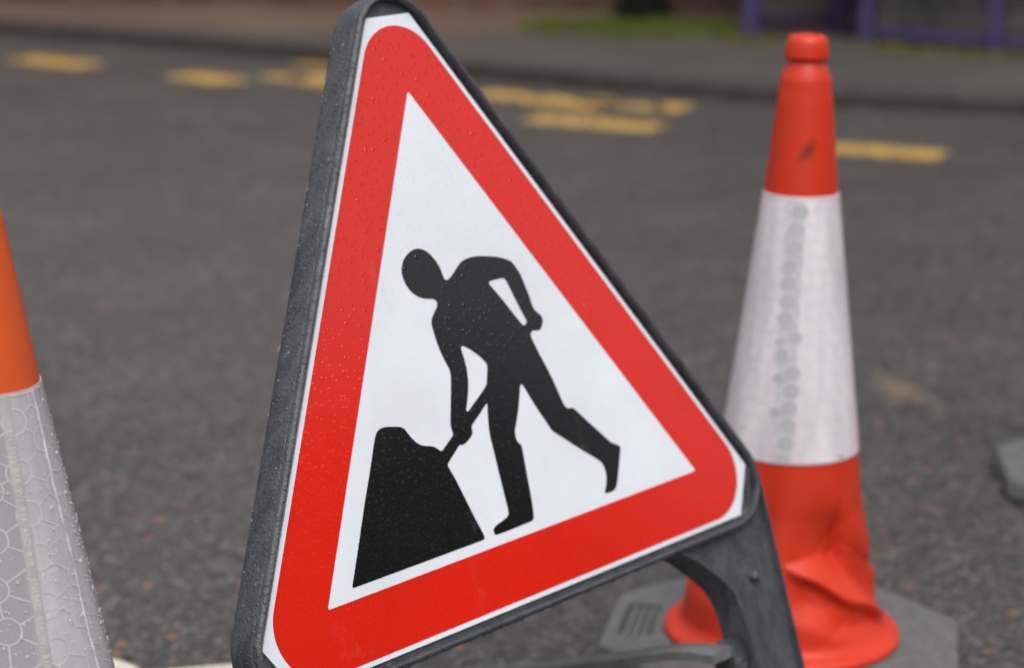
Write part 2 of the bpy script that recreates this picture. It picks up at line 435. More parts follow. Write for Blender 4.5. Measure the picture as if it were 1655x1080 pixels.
# painted bay markings (road paint, a few mm thick)
def marking(quads):
    mb = MB()
    for q in quads:
        vs = [(x, y, 0.0) for x, y in q] + [(x, y, 0.004) for x, y in q]
        mb.add(vs, [(4, 5, 6, 7), (0, 1, 5, 4), (1, 2, 6, 5), (2, 3, 7, 6), (3, 0, 4, 7)])
    tag(mb.build('road_marking', M['yellow']), kind='structure')
def stripe(a, b, w):
    a, b = Vector((*a, 0)), Vector((*b, 0)); t = (b - a).normalized(); n = Vector((-t.y, t.x, 0)) * w / 2
    return [(p.x, p.y) for p in (a - n, b - n, b + n, a + n)]
for a, b in (((-1.95, 8.48), (-1.63, 8.27)), ((-1.25, 8.02), (-1.02, 7.83)), ((0.06, 6.99), (0.46, 6.80)), ((0.93, 6.45), (1.27, 6.31)), ((-2.95, 9.15), (-2.45, 8.84)), ((1.75, 6.15), (2.15, 6.03))):
    marking([stripe(a, b, 0.17)])
marking([stripe((-0.93, 8.02), (-0.80, 7.93), 0.10)])
marking([stripe((-0.80, 7.98), (-0.58, 7.80), 0.20)])
marking([stripe((-0.86, 8.42), (-0.60, 8.22), 0.07)])
marking([stripe((-0.12, 7.60), (0.02, 7.50), 0.18), stripe((0.02, 7.50), (0.08, 7.46), 0.07)])
marking([stripe((0.07, 7.46), (0.32, 7.28), 0.20)])
marking([stripe((0.25, 7.48), (0.34, 7.32), 0.12)])
marking([stripe((0.34, 7.34), (0.50, 7.24), 0.10)])
marking([stripe((0.49, 7.32), (0.585, 7.265), 0.17)])

# added dark bank out of view: keeps sky reflection off the sign's lower part
mb = MB(); loops = []
for k in range(27):
    a = R_(-75 + k * 3.12)
    h = 16.0 + 1.2 * math.sin(k * 1.7) + 0.8 * math.sin(k * 0.6 + 1)
    if k > 25: h *= 0.35
    loops.append([Vector((math.cos(a) * r, math.sin(a) * r, z)) for r, z in ((42, -0.3), (46, h * 0.55), (50, h * 0.9), (56, h), (90, h * 0.8), (100, -0.3))])
mb.loops(loops, closed=False)
tag(mb.build('reflection_blocker', M['blocker'], smooth=True), kind='structure')

# ------------------------------------------------------------------ background: wall, tree, verge, bus shelter
w = empty('brick_wall', (-0.5, 10.3, PZ), 'low reddish brown brick wall at the back of the far pavement, out of focus', 'wall')
mb = MB(); mb.box((-2.0, 10.32, PZ + 0.75), (18, 0.24, 1.5)); mb.build('brickwork', M['brick'], w)
mb = MB()
for i in range(20): mb.box((-10.55 + 0.45 + i * 0.9, 10.32, PZ + 1.54), (0.885, 0.32, 0.08))
mb.build('coping', M['coping'], w, bevel=0.008)

t = empty('street_tree', (0.575, 9.78, PZ), 'dark tree trunk standing in grass on the far pavement', 'tree')
mb = MB()
mb.tube([(0.575, 9.78, PZ - 0.05), (0.575, 9.78, PZ + 0.04), (0.575, 9.785, PZ + 0.15), (0.58, 9.78, PZ + 0.8), (0.57, 9.8, PZ + 2.0), (0.6, 10.0, PZ + 3.2), (0.58, 10.05, PZ + 4.6)], [0.16, 0.13, 0.105, 0.095, 0.08, 0.055, 0.02], 14)
rng = random.Random(3); limbs = []
for k in range(9):
    a = k * 2.4; z0 = 1.9 + k * 0.28; L = 1.1 - k * 0.06
    p0 = Vector((0.575, 10.0, PZ + z0)); p2 = p0 + Vector((math.cos(a) * L, math.sin(a) * L, 0.7)); p1 = p0.lerp(p2, 0.5) + Vector((0, 0, 0.12))
    mb.tube([p0, p1, p2], [0.035, 0.022, 0.008], 7); limbs += [p1, p2]
mb.build('trunk', M['bark'], t, smooth=True)
mb = MB()
for k in range(3800):
    c = rng.choice(limbs) + Vector((rng.gauss(0, .33), rng.gauss(0, .33), rng.gauss(0.1, .28)))
    u = Vector((rng.uniform(-1, 1), rng.uniform(-1, 1), rng.uniform(-.6, .6))).normalized(); v = u.orthogonal().normalized()
    s = rng.uniform(.03, .055)
    mb.add([c - u * s, c + v * s * .45, c + u * s, c - v * s * .45], [(0, 1, 2, 3)])
mb.build('crown', M['leaf'], t, recalc=False)

def blades(name, n, fn, mat, hmin, hmax, rng):
    mb = MB()
    for k in range(n):
        x, y = fn(); h = rng.uniform(hmin, hmax); a = rng.uniform(0, 6.28); wv = Vector((math.cos(a), math.sin(a), 0)) * 0.004
        lean = Vector((rng.gauss(0, .6), rng.gauss(0, .6), 1)).normalized() * h
        p = Vector((x, y, PZ))
        mb.add([p - wv, p + wv, p + lean * .6 + wv * .6, p + lean, p + lean * .6 - wv * .6], [(0, 1, 2, 3, 4)])
    return mb.build(name, mat, recalc=False)
rng = random.Random(5)
def verge():
    while True:
        x = rng.uniform(0.0, 1.1); y = rng.uniform(8.9, 10.0)
        f = ((x - 0.55) / 0.55) ** 2 + ((y - 9.36) / 0.38) ** 2
        if f < 1 + 0.25 * math.sin(x * 17) and rng.random() < (1.25 - f) * (0.55 + 0.45 * math.sin(x * 23 + y * 11)): return x, y
tag(blades('grass', 9000, verge, M['grass'], 0.015, 0.04, rng), 'green grass round the foot of the tree', 'grass', kind='stuff')
def tufts():
    c = rng.choice([(0.93, 8.9), (0.97, 8.85), (1.0, 8.95), (1.47, 8.72), (1.52, 8.66), (1.8, 8.58), (1.83, 8.52), (1.6, 8.6), (1.95, 8.5)])
    return c[0] + rng.gauss(0, .05), c[1] + rng.gauss(0, .08)
tag(blades('moss', 1600, tufts, M['moss'], 0.01, 0.035, rng), 'yellowish moss along the foot of the purple shelter', 'moss', kind='stuff')

sh = empty('bus_shelter', (1.45, 9.1, PZ), 'purple framed bus shelter with glass panels on the far pavement', 'bus shelter')
def post(x, y, r=0.03, mat='purple', h=2.35):
    mb = MB(); mb.box((x, y, PZ + h / 2), (r * 2, r * 2, h), R_(-30)); mb.box((x, y, PZ + 0.006), (r * 3.4, r * 3.4, 0.012), R_(-30))
    return mb.build('post', M[mat], sh, bevel=0.004)
post(0.985, 9.05, 0.027); post(1.385, 9.26, 0.045, 'dark_purple'); post(1.45, 8.92, 0.024); post(1.90, 8.56, 0.022); post(1.80, 9.35, 0.022, 'dark_purple'); post(2.45, 8.30, 0.030); post(2.65, 9.0, 0.03, 'dark_purple')
def bar(name, a, b, z0, z1, th, mat):
    a, b = Vector((*a, 0)), Vector((*b, 0)); d = b - a
    mb = MB(); mb.box(((a.x + b.x) / 2, (a.y + b.y) / 2, PZ + (z0 + z1) / 2), (d.length, th, z1 - z0), math.atan2(d.y, d.x))
    return mb.build(name, M[mat], sh, bevel=0.003)
def glazed(a, b, rail_z=0.03, mat='purple'):
    p = bar('side_panel', a, b, rail_z + 0.037, 1.95, 0.008, 'glass')
    for nm, z0, z1 in (('bottom_rail', rail_z, rail_z + 0.035), ('top_rail', 1.952, 2.0)):
        o = bar(nm, a, b, z0, z1, 0.035, mat); o.parent = p; o.location = (0, 0, 0)
glazed((1.49, 8.89), (1.87, 8.585)); glazed((1.03, 9.07), (1.34, 9.235), 0.05, 'dark_purple'); glazed((1.94, 8.54), (2.41, 8.32))
glazed((1.42, 9.28), (2.62, 9.03), 0.12, 'dark_purple')
mb = MB(); mb.box((1.75, 8.95, PZ + 2.40), (2.1, 1.25, 0.09), R_(-26)); mb.build('roof', M['roof'], sh, bevel=0.02)
mb = MB(); mb.box((2.0, 8.98, PZ + 0.47), (1.0, 0.28, 0.05), R_(-14))
for dx in (-0.35, 0.35): mb.box((2.0 + dx, 8.98 - dx * 0.25, PZ + 0.222), (0.05, 0.05, 0.443))
mb.build('bench', M['bench'], sh, bevel=0.005)

# ------------------------------------------------------------------ roadworks sign
U = Vector((0.69173298, 0.72134146, 0.03423411)); V = Vector((-0.27157578, 0.21591758, 0.93788389)); N = Vector((0.66914279, -0.65806238, 0.34525618)); O = Vector((-0.02213509, 1.91678126, 0.47392691))
def S(u, v, w=0.0): return O + U * u + V * v + N * w
RW = 0.1415 + 0.0591         # inradius of the white plate's outline
RR = 0.1415 + 0.0545         # ... of the red border's outer edge
RI = 0.1415                   # ... of the inner white triangle
foot = S(0, -0.505); sign = empty('road_works_sign', (foot.x + 0.05, foot.y + 0.1, 0), 'red bordered triangular road works sign with black digging figure, wet, in a grey plastic frame', 'road sign')
def rtri(r, R, n=14):
    """rounded equilateral triangle, inradius r, corner radius R"""
    pts = []
    for k, a0 in enumerate((90, 210, 330)):
        c = Vector((math.cos(R_(a0)), math.sin(R_(a0)))) * (2 * (r - R))
        for i in range(n + 1):
            a = R_(a0 - 60 + 120 * i / n)
            pts.append((c.x + R * math.cos(a), c.y + R * math.sin(a)))
    return pts
def dense(loop, step=0.02):
    out = []
    for i, p in enumerate(loop):
        q = loop[(i + 1) % len(loop)]; d = math.hypot(q[0] - p[0], q[1] - p[1]); k = max(1, int(d / step))
        for j in range(k): out.append((p[0] + (q[0] - p[0]) * j / k, p[1] + (q[1] - p[1]) * j / k))
    return out
def chamf(r, c):
    pts = []
    for a0 in (90, 210, 330):
        v = Vector((math.cos(R_(a0)), math.sin(R_(a0)))) * 2 * r
        L = c / math.cos(R_(30))
        for s in (-1, 1):
            d = R_(a0 + 180 + s * -30) ; d = R_(a0 + 180) + s * R_(30) * 1
            pts.append((v.x + L * math.cos(d), v.y + L * math.sin(d)))
    # order each pair counter-clockwise
    return sorted(pts, key=lambda p: math.atan2(p[1], p[0]))
def fill(mb, outer, holes, w0, w1):
    """solid sheet: front face at w1 with holes, rim back to w0"""
    loops = [[Vector((p[0], p[1], 0)) for p in outer]] + [[Vector((p[0], p[1], 0)) for p in h] for h in holes]
    tris = tessellate_polygon(loops); flat = [p for l in loops for p in l]
    mb.add([S(p.x, p.y, w1) for p in flat], [tuple(t) for t in tris])
    for l in loops:
        mb.loops([[S(p.x, p.y, w1) for p in l], [S(p.x, p.y, w0) for p in l]])
mb = MB(); plate = chamf(RW, 0.0466); fill(mb, plate, [], -0.0024, 0.0)
sign_plate = mb.build('sign_plate', M['white'], sign)
mb = MB(); fill(mb, rtri(RR, 0.047, 24), [rtri(RI, 0.0015, 4)], 0.0001, 0.0003)
mb.build('red_border', M['red'], sign_plate)
SYM_OUT = [(-1745,10725),(-1771,11100),(-1858,11717),(-2147,12462),(-2541,13086),(-2996,13536),(-3505,13828),(-4072,13955),(-4707,13884),(-5344,13631),(-5911,13230),(-6298,12754),(-6526,12250),(-6574,11713),(-6474,11149),(-6261,10562),(-5848,10028),(-5272,9598),(-4639,9321),(-3951,9188),(-3563,9068),(-3353,8862),(-3343,8584),(-3571,8260),(-3976,7926),(-4361,7544),(-4615,7182),(-4685,6921),(-4690,6464),(-4662,5863),(-4596,5024),(-4628,5186),(-4479,4238),(-4283,3416),(-4066,2819),(-3991,2343),(-4039,1940),(-4307,1172),(-4732,75),(-5217,-1189),(-5578,-2112),(-5652,-2551),(-5635,-3013),(-5626,-3258),(-6145,-3564),(-7524,-4389),(-7809,-4065),(-8273,-3684),(-8997,-3479),(-9622,-3283),(-10160,-2856),(-10557,-2316),(-10882,-1691),(-11131,-1293),(-11493,-1104),(-12210,-935),(-12924,-767),(-13579,-715),(-14116,-881),(-14488,-1230),(-14907,-1932),(-16064,-3974),(-17651,-6608),(-19627,-10105),(-21392,-13135),(-5647,-13187),(-5335,-13181),(-5161,-13048),(-5241,-12648),(-5699,-11091),(-6216,-9147),(-6731,-7210),(-7276,-5648),(-6611,-5213),(-5400,-4409),(-5218,-4302),(-4775,-4379),(-4560,-4356),(-3959,-4122),(-3383,-3778),(-3251,-3486),(-3250,-3210),(-3156,-2955),(-2052,-2289),(-975,-1610),(-695,-1441),(-577,-1468),(-697,-1859),(-1007,-2903),(-1206,-3786),(-1183,-3607),(-1302,-4453),(-1340,-5974),(-1420,-7811),(-1463,-9549),(-1501,-11069),(-1549,-11603),(-1670,-11844),(-1923,-11995),(-2583,-12147),(-3402,-12330),(-3758,-12483),(-3926,-12655),(-3950,-12919),(-3850,-13131),(-3570,-13185),(-1606,-13173),(398,-13130),(1019,-13120),(1310,-12966),(1442,-12614),(1736,-10813),(1970,-8551),(2242,-6185),(2178,-6025),(1862,-5761),(1783,-5355),(1851,-4764),(1977,-4538),(2505,-3722),(3113,-2733),(3614,-1714),(3998,-903),(4206,-665),(4354,-727),(4510,-1017),(4971,-2258),(5540,-3574),(6072,-4649),(6530,-5661),(6690,-5868),(7664,-6662),(9742,-8408),(11630,-9896),(11961,-10321),(12081,-10865),(12039,-11484),(11881,-12017),(11551,-12562),(11238,-12938),(11283,-13121),(11681,-13166),(12347,-13166),(12829,-13003),(13197,-12580),(13606,-11879),(14383,-10460),(14951,-9444),(14833,-9185),(14413,-8968),(13860,-8662),(13448,-8218),(12648,-7281),(11500,-5981),(10491,-4778),(10155,-4383),(9840,-4231),(9488,-4218),(9269,-4157),(8998,-3812),(8846,-3155),(8780,-2879),(8441,-1267),(8036,164),(7541,1705),(7196,2924),(7062,3554),(7366,3827),(7711,3852),(8327,3698),(8613,3813),(8908,4089),(9203,4510),(9196,4848),(9020,5171),(8619,5538),(8406,5868),(8324,6363),(8281,7138),(8117,8127),(7895,9316),(7540,10146),(7209,10683),(6672,11018),(5521,11462),(4323,11751),(3110,11968),(2360,12026),(1576,11979),(883,11824),(232,11429),(-448,10949),(-1019,10590),(-1369,10488),(-1600,10541)]
SYM_HOLES = [ [(3612,9305),(3850,9421),(4630,9417),(5415,9414),(5705,9312),(5862,9027),(6061,8324),(6404,7117),(6747,5907),(7067,4985),(7062,4795),(6707,4561),(6536,4567),(6330,4799),(5749,5723),(4950,7113),(4124,8407),(3652,9062)] ,
 [(-1966,4125),(-1854,4259),(-1660,4274),(-1238,4047),(-551,3503),(101,2853),(534,2295),(668,2033),(615,1717),(308,990),(-51,230),(-643,-197),(-1930,-928),(-2985,-1565),(-3196,-1627),(-3313,-1536),(-3274,-1361),(-2854,-626),(-2447,206),(-2133,1061),(-1947,1946),(-1897,2768),(-1932,3701)] ]

def chaikin(pts, it=2, lim=160.0):
    for _ in range(it):
        out = []
        for i, p in enumerate(pts):
            q = pts[(i + 1) % len(pts)]; d = math.hypot(q[0] - p[0], q[1] - p[1]) or 1e-9; f = min(0.25, lim / d)
            out += [(p[0] + (q[0] - p[0]) * f, p[1] + (q[1] - p[1]) * f), (q[0] - (q[0] - p[0]) * f, q[1] - (q[1] - p[1]) * f)]
        pts = out; lim *= 0.5
    return pts
sc = lambda l: [(a * 1e-5, b * 1e-5) for a, b in chaikin(l)]
mb = MB(); fill(mb, sc(SYM_OUT), [sc(h) for h in SYM_HOLES], 0.0001, 0.00032)
mb.build('digging_figure', M['black'], sign_plate)

# moulded frame: lip, seam, bulged side wall, back
prof = [(-0.045, -0.0028), (0.0048, -0.0028), (0.0051, 0.0040), (0.0058, 0.0062), (0.0072, 0.0070), (0.0095, 0.0066), (0.0110, 0.0050), (0.0116, 0.0026), (0.0116, 0.0012), (0.0107, 0.0004), (0.0116, -0.0006), (0.0122, -0.004), (0.0130, -0.012), (0.0132, -0.022), (0.0124, -0.029), (0.0100, -0.0335), (0.006, -0.036), (-0.045, -0.037)]
mb = MB(); loops = []
for o, wv in prof:
    Rc = 0.049 + (o - 0.0116) if o > -0.01 else 0.02
    loops.append([S(a, b, wv) for a, b in rtri(RW + o, Rc, 16)])
mb.loops(loops, True, True, True)
frame = mb.build('frame', M['frame'], sign, smooth=True, angle=38)

def offs(poly, d):
    n = len(poly); out = []
    for i in range(n):
        p0, p, p1 = Vector(poly[i - 1]), Vector(poly[i]), Vector(poly[(i + 1) % n])
        e0, e1 = (p - p0).normalized(), (p1 - p).normalized()
        n0, n1 = Vector((-e0.y, e0.x)), Vector((-e1.y, e1.x)); b = n0 + n1
        b = b / max(b.length_squared, 0.6) * 2 if b.length > 1e-6 else n0
        out.append((p.x + b.x * d, p.y + b.y * d))
    return out
def leg(sg):
    poly = [(0.150, -0.2105), (0.1858, -0.2125), (0.199, -0.2185), (0.2112, -0.2269), (0.2336, -0.2486), (0.246, -0.263), (0.252, -0.2738), (0.2555, -0.288), (0.2569, -0.3031), (0.2579, -0.3417), (0.256, -0.42), (0.254, -0.505), (0.322, -0.505), (0.3252, -0.44), (0.3282, -0.3734), (0.3335, -0.26), (0.3362, -0.205), (0.3372, -0.176), (0.3350, -0.150), (0.3200, -0.160), (0.3080, -0.196), (0.28, -0.204), (0.22, -0.2072)]
    if sg < 0: poly = [q for q in poly if q[1] < -0.198]
    loops = []
    for d, wv in ((0.0, -0.034), (0.0, 0.0000), (0.0008, 0.0014), (0.0032, 0.0014), (0.0046, -0.0055)):
        l = []
        for a, b in offs(poly, d):
            p = S(sg * a, b, wv)
            if b < -0.48:                      # feet cut level with the road
                k = (0.002 - p.z) / V.z; p = p + V * k
            l.append(p)
        loops.append(l)
    mb = MB(); mb.loops(loops, True, True, False)
    # recessed panel face
    tr = tessellate_polygon([[Vector((a, b, 0)) for a, b in offs(poly, 0.0046)]])
    mb.add(loops[-1], [tuple(t) for t in tr])
    L = mb.build('leg', M['frame'], sign, smooth=True, angle=30)
    # stud on the panel and the hinge block behind
    mb = MB(); c = [(0.2927, -0.2635)]
    for a, b in c:
        ax = (N + V * -0.15).normalized()
        ring = lambda r, h: [S(sg * a, b, -0.006) + ax * h + (U * math.cos(k * .524) + V * math.sin(k * .524)) * r for k in range(12)]
        mb.loops([ring(0.0062, 0), ring(0.0058, 0.006), ring(0.0042, 0.0085), ring(0.0022, 0.0092)], True, False, True)
    mb.build('stud', M['frame'], L, smooth=True, angle=40)
    mb = MB()
    q = [(0.2405, -0.3225), (0.2585, -0.3185), (0.2585, -0.40), (0.2405, -0.40)]
    f = [S(sg * a, b, -0.011) for a, b in q]; k = [S(sg * a, b, -0.040) for a, b in q]
    mb.loops([k, f], True, True, True)
    ring = lambda r, h: [S(sg * 0.2495, -0.343, -0.011 + h) + (U * math.cos(j * .3927) + V * math.sin(j * .3927)) * r for j in range(16)]
    mb.loops([ring(0.0072, 0), ring(0.0068, 0.002), ring(0.0045, 0.0023), ring(0.0040, 0.0012)], True, False, True)
    mb.build('hinge_block', M['frame'], L, bevel=0.0015)
    return L
leg(1); leg(-1)

def to_local(p):
    d = Vector(p) - O; return d.dot(U), d.dot(V), d.dot(N)
ST = [to_local(p) for p in ((0.2165, 2.0190, 0.1702), (0.1938, 2.0416, 0.1645), (0.1735, 2.0615, 0.1561), (0.1529, 2.0817, 0.1448), (0.1331, 2.1012, 0.1324), (0.0789, 2.1543, 0.1027), (0.0266, 2.2058, 0.0734), (-0.0600, 2.2908, 0.0290), (-0.1050, 2.3350, 0.006))]
def stay(sg):
    mb = MB(); loops = []
    P = [S(sg * a, b, c) for a, b, c in ST]
    dz = -min(p.z for p in P) + 0.006
    P = [p + Vector((0, 0, dz * (i / (len(P) - 1)))) for i, p in enumerate(P)]
    sw = Vector((U.x, U.y, 0)).normalized() * 0.016
    for i, p in enumerate(P):
        tt = (P[min(i + 1, len(P) - 1)] - P[max(i - 1, 0)]).normalized(); nn = sw.cross(tt).normalized() * 0.0055
        if nn.z < 0: nn = -nn
        loops.append([p + sw + nn * .6, p + sw * .8 + nn, p - sw * .8 + nn, p - sw + nn * .6, p - sw - nn, p + sw - nn])
    mb.loops(loops, True, True, True)
    return mb.build('rear_stay', M['stay'], sign, smooth=True, angle=40), P[-1]
_, e1 = stay(1); _, e2 = stay(-1)
mb = MB(); mb.tube([e1, e1.lerp(e2, .5), e2], 0.0055, 10); mb.build('cross_bar', M['stay'], sign, smooth=True)

# ------------------------------------------------------------------ water drops
ICO = bmesh.new(); bmesh.ops.create_icosphere(ICO, subdivisions=2, radius=1.0)
ico_v = [v.co.copy() for v in ICO.verts]; ico_f = [tuple(v.index for v in f.verts) for f in ICO.faces]; ICO.free()
def bead(mb, p, n, r, flat=0.45, stretch=1.0, down=None):
    a = (down - n * down.dot(n)).normalized() if down else n.orthogonal().normalized(); b = n.cross(a)
    mb.add([p + a * (c.x * r * stretch) + b * (c.y * r) + n * (c.z * r * flat + r * flat * 0.25) for c in ico_v], ico_f)
DOWN = Vector((0, 0, -1))
rng = random.Random(11)
def in_tri(u, v, r): return all(u * math.cos(R_(a)) + v * math.sin(R_(a)) < r for a in (30, 150, 270))
mb = MB()
pr = prof[10:17]
def frame_pt(side, s, q):
    """point on the outer wall: side 0 left edge, 1 bottom edge"""
    i = min(int(q * (len(pr) - 1)), len(pr) - 2); f = q * (len(pr) - 1) - i
    o = pr[i][0] * (1 - f) + pr[i + 1][0] * f; wv = pr[i][1] * (1 - f) + pr[i + 1][1] * f
    r = RW + o; a = R_(150 if side == 0 else 270); half = r * math.sqrt(3) - 0.088
    c = Vector((math.cos(a) * r, math.sin(a) * r)); tdir = Vector((-math.sin(a), math.cos(a)))
    p2 = c + tdir * (s * half)
    return S(p2.x, p2.y, wv), (U * math.cos(a) + V * math.sin(a)).normalized()
for k in range(360):
    p, n = frame_pt(0, rng.uniform(-1, 1), rng.uniform(0.15, 1)); bead(mb, p, n, 0.00046 * math.exp(rng.gauss(0, .5)), 0.5, rng.uniform(1, 1.5), DOWN)
for k in range(120):
    s = rng.uniform(-0.9, 1)
    a, n = frame_pt(1, s, 0.0); r = RW + 0.0105
    p = S(0, 0) + U * (s * (r * math.sqrt(3) - .09)) - V * (r - 0.0002 * rng.random()) + N * rng.uniform(-0.003, 0.0015)
    bead(mb, p, DOWN, rng.uniform(0.0010, 0.0026), rng.uniform(0.7, 1.2))
o = mb.build('raindrops', M['water'], frame, smooth=True, recalc=False); tag(o, kind='stuff')

# ------------------------------------------------------------------ traffic cones
def cone(loc, rot, label, body_mat, sleeve_mats, near, shear=(0, 0), dent=None, drops=0, seam=None, seed=1):
    rng = random.Random(seed)
    X, Y = loc; T = empty('traffic_cone', (X, Y, 0), label, 'traffic cone', 'red and white traffic cones round the works')
    # rubber octagonal foot with recessed ribbed grips
    H = 0.21; q = H * math.tan(R_(22.5))
    octo = [(H, -q), (H, q), (q, H), (-q, H), (-H, q), (-H, -q), (-q, -H), (q, -H)]
    co, si = math.cos(rot), math.sin(rot)
    W_ = lambda x, y, z: Vector((X + x * co - y * si, Y + x * si + y * co, z))
    mb = MB()
    lp = lambda k, z: [W_(x * k, y * k, z) for x, y in octo]
    z1 = 0.034
    loops = [lp(0.97, 0.002), lp(1.0, 0.006), lp(1.0, z1 - 0.006), lp(0.992, z1 - 0.002), lp(0.975, z1)]
    mb.loops(loops, True, True, False)
    pk = []
    for r4 in (2,):
        a = r4 * math.pi / 2; c4, s4 = round(math.cos(a)), round(math.sin(a))
        pk.append([(x * c4 - y * s4, x * s4 + y * c4) for x, y in ((0.150, -0.055), (0.192, -0.055), (0.192, 0.055), (0.150, 0.055))])
    ol = [(x * 0.975, y * 0.975) for x, y in octo]
    ls = [[Vector((a, b, 0)) for a, b in ol]] + [[Vector((a, b, 0)) for a, b in l] for l in pk]
    fl = [p for l in ls for p in l]
    mb.add([W_(p.x, p.y, z1) for p in fl], [tuple(t) for t in tessellate_polygon(ls)])
    for r4, l in zip((2,), pk):
        cx = sum(p[0] for p in l) / 4; cy = sum(p[1] for p in l) / 4
        lo = [W_(cx + (a - cx) * .93, cy + (b - cy) * .97, z1 - 0.010) for a, b in l]
        mb.loops([[W_(a, b, z1) for a, b in l], lo], True, False, True)
        for j in range(3):                         # ribs along the pocket
            f = -0.011 + j * 0.011; a = r4 * math.pi / 2; c4, s4 = round(math.cos(a)), round(math.sin(a))
            x0 = 0.171 + f
            rr = [(x0 - .0022, -.047), (x0 + .0022, -.047), (x0 + .0022, .047), (x0 - .0022, .047)]
            rr = [(x * c4 - y * s4, x * s4 + y * c4) for x, y in rr]
            mb.loops([[W_(a_, b_, z1 - .0105) for a_, b_ in rr], [W_(a_, b_, z1 - .004) for a_, b_ in rr]], True, False, True)
    mb.build('base', M['rubber'], T, smooth=True, angle=30)
    # body
    P = lambda z: (X + shear[0] * (z - 0.035), Y + shear[1] * (z - 0.035))
    rad = lambda z: 0.0424 + 0.1252 * (0.5707 - z) if z < 0.5707 else 0.0424 - 0.103 * (z - 0.5707)
    pf = [(0.136, 0.0345), (0.140, 0.036), (0.1408, 0.0395), (0.1385, 0.0432), (0.132, 0.0458), (0.1255, 0.0480), (0.1210, 0.0520), (0.1188, 0.0580)]
    kn = [(0.1188, 0.058), (0.1160, 0.088), (0.1096, 0.105), (0.1040, 0.127), (0.0980, 0.160), (rad(0.2), 0.2), (rad(0.3), 0.3)]
    def low(z):
        if z > 0.2: return rad(z)
        for (r0, z0), (r1, z1_) in zip(kn, kn[1:]):
            if z <= z1_: return r0 + (r1 - r0) * (z - z0) / (z1_ - z0)
    z = 0.062
    while z < 0.215: pf.append(((low(z - .004) + 2 * low(z) + low(z + .004)) / 4 if z > 0.063 else low(z), z)); z += 0.0028
    for z in (0.225, 0.245, 0.262, 0.30, 0.36, 0.42, 0.48, 0.54, 0.565, 0.60, 0.64, 0.67, 0.686): pf.append((rad(z), z))
    pf += [(0.0293, 0.693), (0.0290, 0.699), (0.0280, 0.7025), (0.0245, 0.7110), (0.0215, 0.7170), (0.0206, 0.7195), (0.0206, 0.7205), (0.0236, 0.7215), (0.0252, 0.7235), (0.0253, 0.7265), (0.0240, 0.7370), (0.0230, 0.7425), (0.0208, 0.7468), (0.0175, 0.7490), (0.0150, 0.7492), (0.0138, 0.7478), (0.0130, 0.73), (0.013, 0.60)]
    n = 180; loops = []
    for r, z in pf:
        cx, cy = P(z); l = []
        for k in range(n):
            th = 2 * math.pi * k / n; rr = r
            if dent: rr += dent(th, z)
            rr *= 1 + 0.006 * math.cos(3 * th + seed + z * 9) * (1 if z < 0.69 else 0)
            l.append(Vector((cx + rr * math.cos(th), cy + rr * math.sin(th), z)))
        loops.append(l)
    mb = MB(); mb.loops(loops, True, True, True)
    body = mb.build('cone_body', body_mat, T, smooth=True, angle=50)
    # reflective sleeve: thin film wrapped round the body, sealed cells in its mesh
    def SP(th, z, d=0.0):
        cx, cy = P(z); r = (rad(z) + 0.0012 + d) * (1 + 0.006 * math.cos(3 * th + seed + z * 9))
        return Vector((cx + r * math.cos(th), cy + r * math.sin(th), z))
    za, zb = 0.268, 0.571
    mb = MB(); ls = []
    zz = [(za, -0.0011), (za, 0)] + [(za + (zb - za) * i / 24, 0) for i in range(1, 24)] + [(zb, 0), (zb, -0.0011)]
    for z, d in zz: ls.append([SP(2 * math.pi * k / 144, z, d) for k in range(144)])
    mb.loops(ls, True)
    ncol = 12; dth = 2 * math.pi / ncol; pitch = 0.0345; Rc = 0.0100; hw = 0.00052
    def ribbon(pts, closed, lift=0.0004, mi=1):
        m_ = len(pts); vs = []; fs = []
        for i, (th, z) in enumerate(pts):
            p0 = pts[i - 1] if (closed or i) else pts[i]; p1 = pts[(i + 1) % m_] if (closed or i < m_ - 1) else pts[i]
            r = rad(z); dx, dz = (p1[0] - p0[0]) * r, p1[1] - p0[1]; L = math.hypot(dx, dz) or 1
            ox, oz = -dz / L * hw, dx / L * hw
            for s in (-1, 1): vs.append(SP(th + s * ox / r, z + s * oz, lift))
        for i in range(m_ if closed else m_ - 1):
            j = (i + 1) % m_; fs.append((2 * i, 2 * i + 1, 2 * j + 1, 2 * j))
        mb.add(vs, fs, mi)
    def cell(th, z, r, lift, mi):
        vs = [SP(th, z, lift)]; fs = []
        for q_ in (0.5, 1.0):
            vs += [SP(th + r * q_ * math.cos(a * math.pi / 12) / rad(z), min(zb - .002, max(za + .002, z + r * q_ * math.sin(a * math.pi / 12))), lift) for a in range(24)]
        for a in range(24):
            b_ = (a + 1) % 24; fs += [(0, 1 + a, 1 + b_), (1 + a, 25 + a, 25 + b_, 1 + b_)]
        mb.add(vs, fs, mi)
    cs = {}
    for i in range(ncol):
        for j in range(-1, 10):
            z = za + 0.006 + (j + (0.5 if i % 2 else 0)) * pitch
            if za + 0.002 < z < zb - 0.002: cs[(i, j)] = (i * dth + 0.15 + rng.uniform(-.05, .05), z + rng.uniform(-.003, .003))
